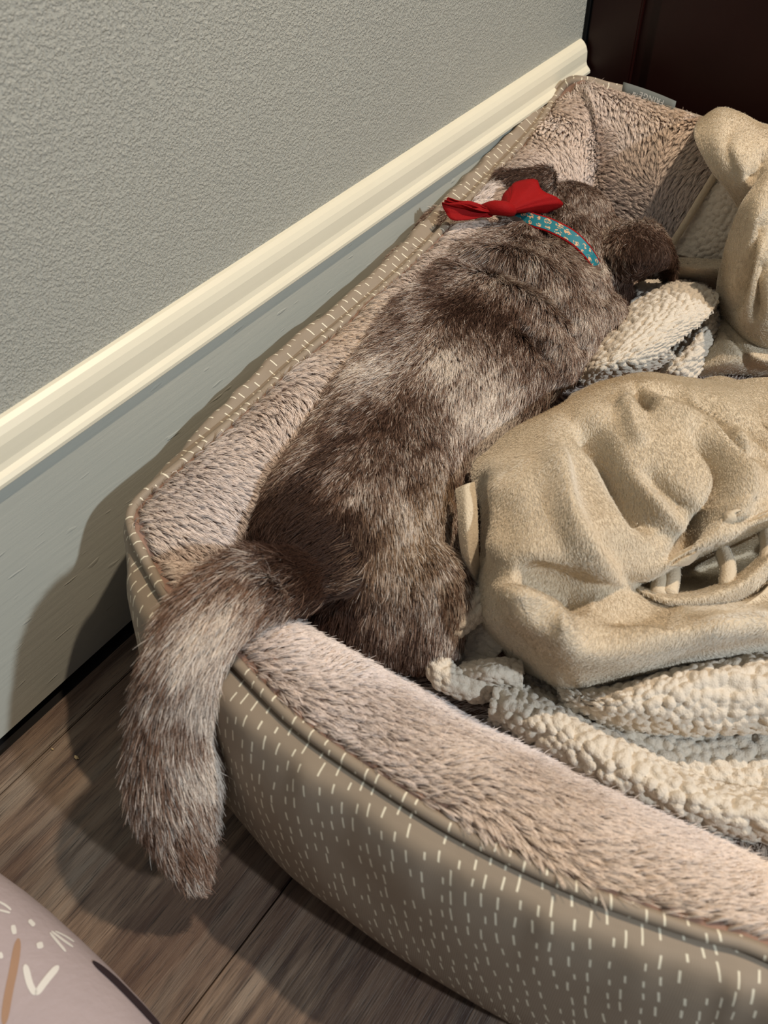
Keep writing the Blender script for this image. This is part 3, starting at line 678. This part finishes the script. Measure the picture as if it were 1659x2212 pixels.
plush(main, (210, 190), [([(1235, 905), (1290, 955), (1335, 1030), (1385, 1110), (1420, 1150)], 22, -.023), ([(1191, 948), (1212, 1062), (1264, 1192), (1342, 1262)], 24, .013),
      ([(1100, 1235), (1190, 1262), (1285, 1300)], 28, -.017), ([(1082, 1272), (1185, 1325), (1240, 1400)], 22, .008), ([(1045, 1010), (1052, 1120), (1040, 1220)], 16, -.008), ([(1080, 1010), (1070, 1120), (1075, 1220)], 20, .006),
      ([(1500, 940), (1545, 990), (1560, 1040), (1540, 1100), (1495, 1150), (1450, 1200)], 12, -.026), ([(1525, 905), (1590, 970), (1608, 1030), (1590, 1100), (1530, 1170)], 24, .010),
      ([(1372, 836), (1385, 858), (1404, 880)], 11, -.022), ([(1330, 870), (1360, 880), (1375, 930), (1400, 960)], 20, .006), ([(1410, 850), (1440, 880), (1520, 905)], 20, .007),
      ([(1400, 832), (1470, 850), (1550, 895), (1600, 950), (1659, 1000)], 8, -.014), ([(1500, 850), (1600, 910), (1680, 980)], 8, -.010), ([(1380, 1020), (1440, 1060), (1490, 1110)], 20, -.008), ([(1350, 1010), (1420, 1100), (1480, 1150)], 18, .006),
      ([(1290, 1330), (1400, 1320), (1470, 1335)], 22, -.008), ([(1500, 1360), (1600, 1350), (1680, 1345)], 16, .005)], dens=1500000)
# plush draped over the back rim
plush([[(1512, 262, .262), (1550, 240, .268), (1600, 255, .268), (1650, 272, .264), (1780, 300, .26)], [(1502, 268, .285), (1555, 236, .300), (1605, 250, .300), (1655, 275, .295), (1780, 300, .29)],
       [(1500, 300, .285), (1560, 290, .302), (1612, 300, .302), (1665, 315, .3), (1780, 340, .29)], [(1530, 362, .270), (1582, 352, .288), (1628, 360, .288), (1680, 375, .285), (1780, 400, .27)],
       [(1568, 412, .25), (1606, 408, .265), (1645, 412, .265), (1690, 425, .262), (1780, 440, .25)], [(1592, 446, .22), (1615, 448, .235), (1655, 455, .235), (1700, 465, .23), (1780, 480, .22)]], (60, 60),
      [([(1590, 262), (1570, 320), (1600, 400)], 14, -.004), ([(1659, 320), (1620, 400)], 16, -.008)])
plush([[(1652, 372, .285), (1690, 350, .295), (1730, 350, .29), (1790, 350, .29)], [(1600, 440, .268), (1645, 425, .282), (1700, 430, .28), (1790, 440, .27)], [(1574, 510, .225), (1625, 505, .258), (1690, 510, .255), (1790, 520, .25)],
       [(1552, 585, .175), (1610, 590, .225), (1690, 600, .225), (1790, 600, .22)], [(1546, 650, .14), (1600, 665, .185), (1690, 680, .19), (1790, 680, .19)], [(1560, 705, .115), (1620, 735, .145), (1700, 750, .15), (1790, 760, .15)], [(1580, 740, .10), (1640, 775, .11), (1700, 790, .11), (1790, 800, .11)]], (70, 90),
      [([(1659, 470), (1625, 530), (1600, 600), (1580, 680)], 14, -.014), ([(1659, 560), (1640, 620), (1630, 700)], 12, -.010), ([(1640, 500), (1610, 570), (1585, 640)], 12, .004)])
plush([[(1430, 556, .145), (1490, 556, .155), (1560, 560, .162)], [(1440, 575, .145), (1495, 580, .158), (1565, 585, .162)], [(1450, 605, .12), (1500, 608, .12), (1570, 615, .12)], [(1455, 625, .09), (1505, 630, .09), (1575, 635, .09)]], (40, 40))
plush([[(1530, 690, .115), (1580, 690, .135), (1640, 740, .14), (1750, 770, .14)], [(1525, 735, .12), (1580, 735, .14), (1640, 775, .14), (1750, 790, .14)], [(1505, 790, .11), (1575, 785, .125), (1650, 795, .12), (1750, 805, .12)], [(1495, 815, .09), (1570, 810, .095), (1650, 812, .095), (1750, 815, .09)]], (60, 50),
      [([(1560, 700), (1600, 745), (1620, 790)], 8, -.006)])
plush([[(1480, 835, .125), (1550, 812, .15), (1640, 835, .15), (1760, 850, .15)], [(1500, 860, .15), (1570, 845, .19), (1650, 870, .2), (1760, 900, .2)], [(1540, 900, .17), (1600, 900, .2), (1680, 930, .22), (1760, 960, .22)]], (50, 40))
# hem flap pressed on the dog's side
plush([[(984, 1056, .200), (1004, 1046, .208), (1026, 1040, .205)], [(988, 1110, .196), (1008, 1106, .204), (1032, 1100, .20)], [(990, 1165, .185), (1010, 1165, .194), (1034, 1160, .19)], [(1000, 1215, .17), (1016, 1218, .178), (1036, 1210, .17)], [(1022, 1268, .145), (1032, 1262, .15), (1042, 1255, .14)]], (24, 60), dens=900000, length=.0022)
# strap-like loops in the dark gap
plush([[(1365, 1262, .165), (1440, 1280, .168), (1520, 1272, .168), (1590, 1240, .168), (1650, 1190, .168)], [(1385, 1278, .178), (1445, 1296, .182), (1530, 1288, .182), (1605, 1258, .182), (1668, 1205, .182)], [(1420, 1300, .165), (1470, 1318, .165), (1545, 1310, .165), (1620, 1285, .165), (1690, 1230, .165)]], (60, 24))
for pts in ([(1415, 1225, .165), (1425, 1250, .172), (1420, 1285, .172)], [(1450, 1215, .165), (1452, 1245, .172), (1445, 1285, .172)], [(1560, 1190, .165), (1572, 1225, .172), (1570, 1270, .172)], [(1655, 1150, .165), (1660, 1190, .172), (1650, 1240, .172)]):
    P = catmull(np.array([at(*p) for p in pts]), 14); Vt, Ft = tube(P, .0062, 12); F4 = np.array([f for f in Ft if len(f) == 4 ]); o = adoptb(obj('plush_strap', Vt, Ft, MPB))
    h = grow('nap', None, Vt, F4, HB, 1100000, .0035, .00022, flow(20, 75, (.3, -.8, 0)), plush_b, lay=.6, clump=.3, csize=.003, segs=3, facing=-.2)
    if h: adoptb(h, o)
plush([[(1585, 1325, .17), (1640, 1285, .17), (1720, 1230, .17)], [(1600, 1345, .16), (1660, 1320, .165), (1740, 1290, .165)], [(1600, 1380, .14), (1680, 1360, .14), (1750, 1340, .14)]], (30, 24))
# sherpa folds
sherpa([[(1070, 1440, .095), (1200, 1470, .10), (1350, 1500, .10), (1500, 1500, .10), (1760, 1500, .10)], [(1080, 1500, .10), (1220, 1560, .112), (1380, 1590, .11), (1520, 1610, .105), (1760, 1620, .105)], [(1120, 1560, .10), (1280, 1640, .105), (1430, 1690, .10), (1560, 1720, .10), (1760, 1740, .10)]], seed=5)
sherpa([[(1082, 1455, .095), (1190, 1500, .11), (1310, 1575, .11), (1430, 1640, .11), (1550, 1690, .11), (1780, 1740, .11)], [(1068, 1480, .13), (1180, 1530, .142), (1300, 1605, .146), (1420, 1668, .146), (1540, 1718, .146), (1780, 1775, .146)],
        [(1058, 1520, .132), (1168, 1572, .142), (1288, 1645, .146), (1408, 1705, .146), (1528, 1752, .146), (1780, 1815, .146)], [(1052, 1555, .112), (1158, 1612, .122), (1278, 1685, .126), (1398, 1738, .126), (1518, 1784, .126), (1780, 1850, .126)], [(1062, 1572, .088), (1150, 1628, .095), (1268, 1700, .098), (1388, 1750, .1), (1508, 1795, .1), (1780, 1862, .1)]],
       [([(1180, 1530), (1300, 1600), (1420, 1660)], 12, .003)], seed=15)
sherpa([[(1200, 1470, .115), (1300, 1470, .13), (1420, 1440, .135), (1540, 1412, .135), (1780, 1420, .135)], [(1205, 1490, .135), (1310, 1500, .158), (1430, 1462, .168), (1550, 1438, .168), (1780, 1450, .168)], [(1212, 1510, .138), (1315, 1530, .158), (1435, 1515, .168), (1560, 1500, .168), (1780, 1510, .168)],
        [(1218, 1525, .125), (1318, 1556, .138), (1435, 1565, .145), (1560, 1568, .145), (1780, 1570, .145)], [(1225, 1530, .105), (1320, 1565, .112), (1435, 1580, .118), (1560, 1588, .118), (1780, 1590, .118)]],
       [([(1480, 1480), (1560, 1460), (1659, 1470)], 14, .004)], seed=25)
# small sherpa loop at the dog's haunch
def sherpa_tube(pts, ra, cell=.006, amp=.003, seed=9, step=.0011):
    P = catmull(np.array([at(*p) for p in pts]), 300); P, t_ = resample(P, int(np.linalg.norm(np.diff(P, axis=0), axis=1).sum() / step)); n = len(P); m = int(2 * math.pi * ra / step)
    Vt, Ft = tube(P, ra, m); Ff = np.array([f for f in Ft if len(f) == 4]); Nt = vnormals(Vt, Ff)
    uv = np.stack([np.repeat(t_, m), np.tile(np.arange(m) / m * 2 * math.pi * ra, n)], 1)
    Cc = np.repeat(P, m, 0); Nt = unit(Vt - Cc); Vt = Vt + Nt * (nubs(uv, cell, seed) * amp - amp * .4 + vn(Vt, 60, seed) * .0015)[:, None]
    return adoptb(obj('sherpa_fold', Vt, Ft, MSH, label='cream nubby sherpa side'))
sherpa_tube([(1045, 1290, .145), (1000, 1335, .140), (958, 1385, .130), (946, 1425, .122), (965, 1462, .120), (1020, 1482, .118), (1100, 1475, .116)], .0115, seed=35)
sherpa([[(1040, 1305, .135), (1070, 1340, .135), (1110, 1380, .135)], [(985, 1350, .118), (1020, 1380, .118), (1080, 1410, .118)], [(945, 1400, .11), (985, 1415, .11), (1060, 1440, .11)], [(945, 1440, .112), (990, 1455, .116), (1070, 1470, .12)]], amp=.0028, cell=.006, seed=45)
sherpa([[(1000, 1425, .118), (1060, 1420, .13), (1130, 1420, .13)], [(985, 1445, .125), (1055, 1445, .142), (1130, 1450, .14)], [(985, 1465, .12), (1050, 1470, .135), (1130, 1485, .13)], [(990, 1480, .10), (1050, 1490, .11), (1130, 1505, .11)]], amp=.0025, cell=.006, seed=47)
# sherpa flap by the dog's shoulder
sherpa([[(1395, 618, .10), (1450, 606, .115), (1505, 612, .125), (1546, 630, .13)], [(1378, 632, .135), (1440, 615, .155), (1500, 622, .165), (1550, 648, .165)], [(1335, 690, .15), (1405, 675, .17), (1470, 672, .178), (1530, 682, .17)], [(1288, 752, .148), (1355, 738, .168), (1425, 728, .172), (1492, 716, .165)],
        [(1258, 800, .138), (1310, 785, .16), (1380, 772, .164), (1448, 752, .158)], [(1256, 822, .125), (1310, 808, .142), (1385, 794, .146), (1455, 768, .142)], [(1268, 834, .105), (1318, 820, .115), (1392, 804, .118), (1460, 778, .118)]], seed=55)
sherpa([[(1490, 668, .120), (1535, 655, .148), (1558, 668, .125)], [(1465, 705, .115), (1525, 705, .145), (1556, 712, .118)], [(1430, 745, .110), (1500, 755, .135), (1540, 762, .11)], [(1400, 785, .105), (1460, 800, .122), (1505, 815, .105)], [(1395, 812, .095), (1450, 826, .1), (1490, 828, .09)]], seed=65)
sherpa([[(1352, 640, .13), (1378, 608, .14), (1420, 600, .135)], [(1345, 665, .13), (1385, 640, .145), (1440, 620, .14)], [(1330, 690, .11), (1380, 665, .12), (1440, 640, .12)]], amp=.002, cell=.006, seed=67)
# sherpa in front of the back bolster and its stitched hem
sherpa([[(1562, 350, .245), (1600, 390, .25), (1640, 430, .25)], [(1520, 420, .205), (1570, 440, .215), (1620, 460, .215)], [(1482, 480, .172), (1540, 500, .182), (1600, 520, .185)], [(1440, 545, .140), (1500, 558, .150), (1570, 570, .155)]], amp=.003, seed=75)
P = catmull(np.array([at(*p) for p in [(1565, 345, .252), (1522, 414, .212), (1482, 480, .178), (1438, 548, .145)]]), 40)
Vt, Ft = tube(P, .0045, 10); adoptb(obj('hem', Vt, Ft, MPB, label='stitched hem'))

# ================================================================ FOREGROUND CUSHION
def m_mauve():
    m, nt, b, _ = nodes('mauve_print'); p = geo_pos(nt)
    c = mix(nt, lin((172, 158, 160)), lin((186, 171, 172)), noise(nt, p, 25)); nt.links.new(c, b.inputs['Base Color']); b.inputs['Roughness'].default_value = .85
    bump(nt, b, noise(nt, p, 160, 3), .3, .002); return m
MM = m_mauve()
cus = thing('cushion', 'mauve cushion with white and brown printed marks in the near left corner of the floor', 'cushion', (-.3, -.2, 0))
def adoptc(o): o.parent = cus; o.matrix_parent_inverse = Matrix.Translation((.3, .2, 0)); return o
ZC = .17
cen_ = np.array([-.28, -.23, 0]); hx, hy = .30, .245
top_edge = [at(0, 1928, ZC), at(200, 2058, ZC), at(360, 2212, ZC)]
def cush(u, v):                                    # u around, v from top centre (0) to underside (1)
    a = u * 2 * math.pi; c, s = math.cos(a), math.sin(a); e = .80
    x = math.copysign(abs(c) ** e, c); y = math.copysign(abs(s) ** e, s)
    ph = v * math.pi; rr = abs(math.sin(ph)) ** .45; zz_ = math.copysign(abs(math.cos(ph)) ** .8, math.cos(ph))
    return np.array([cen_[0] + hx * x * rr, cen_[1] + hy * y * rr, .080 + .078 * zz_])
nu_, nv_ = 96, 40
V = np.array([cush(i / nu_, .01 + .98 * j / (nv_ - 1)) for j in range(nv_) for i in range(nu_)])
F = grid_faces(nv_, nu_, wrap_m=True).tolist() + [list(range(nu_)), list(range((nv_ - 1) * nu_, nv_ * nu_))[::-1]]
cb_ = adoptc(obj('cushion_cover', V, F, MM))
from mathutils.bvhtree import BVHTree
BV = BVHTree.FromPolygons([tuple(v) for v in V], F)
def decal(name, pts, w, mat, lift=.0004):          # a printed stroke lying on the cover
    pts = catmull(np.array(pts, float), max(8, 6 * len(pts))) if len(pts) > 1 else np.array(pts, float)
    n = len(pts); T = unit(np.gradient(pts, axis=0)); nn = np.stack([-T[:, 1], T[:, 0]], 1); Vd = []
    for i in range(n):
        e = math.sqrt(max(0, 1 - (2 * i / (n - 1) - 1) ** 6)) if n > 1 else 1
        for q in (-1, -.5, 0, .5, 1):
            p = pts[i] + nn[i] * q * w * .5 * max(e, .25); d = Vector(ray(*p)).normalized()
            h, nr, _, _ = BV.ray_cast(Vector(CAMP), d, 3)
            if h is None: return None
            Vd.append(np.array(h) + np.array(nr) * (lift if nr.dot(d) < 0 else -lift))
    return adoptc(obj(name, Vd, grid_faces(n, 5), mat))
MWP = plain('white_print', (226, 222, 216), .8); MBP = plain('brown_print', (168, 134, 110), .85); MDB = plain('dark_binding', (52, 38, 42), .7)
for pts, w in ([(54, 2084), (64, 2125), (77, 2150)], 15), ([(77, 2150), (100, 2118), (126, 2087)], 15), ([(24, 2010), (35, 2008)], 20), ([(62, 1988), (74, 2001)], 10), ([(84, 2036), (88, 2050)], 14), ([(-3, 2066), (6, 2063)], 14), \
        ([(-4, 1948), (12, 1957), (24, 1967)], 5), ([(-4, 1966), (22, 1973)], 5), ([(107, 2015), (126, 2038), (142, 2057)], 6), ([(110, 2012), (135, 2031), (158, 2047)], 5), ([(118, 2012), (140, 2023), (160, 2036)], 4):
    decal('printed_mark', pts, w, MWP)
decal('seam_binding', [(199, 2078), (243, 2116), (290, 2163), (328, 2204), (350, 2230)], 14, MDB, .0008)
decal('printed_stripe', [(40, 2028), (30, 2090), (18, 2150), (8, 2215)], 18, MBP, .0003)

# ---------------------------------------------------------------- crumbs on the floor
MCR = plain('crumb_pale', (206, 184, 140), .8)
for (px, py), r, lb in (((165, 1636), .0026, 'larger pale wood chip on the floor plank left of the tail'), ((113, 1618), .0014, 'smaller pale crumb on the floor plank near the baseboard')):
    c = at(px, py, .0012); bm = bmesh.new(); bmesh.ops.create_icosphere(bm, subdivisions=2, radius=r)
    for v in bm.verts: v.co = Vector((v.co.x * (1 + .3 * math.sin(v.co.y * 2000)), v.co.y * .6, v.co.z * .45 )) + Vector(c)
    me = bpy.data.meshes.new('crumb'); bm.to_mesh(me); bm.free(); me.materials.append(MCR); o = bpy.data.objects.new('crumb', me); COL.objects.link(o)
    tag(o, lb, 'crumb'); o['group'] = 'crumbs on the floor'
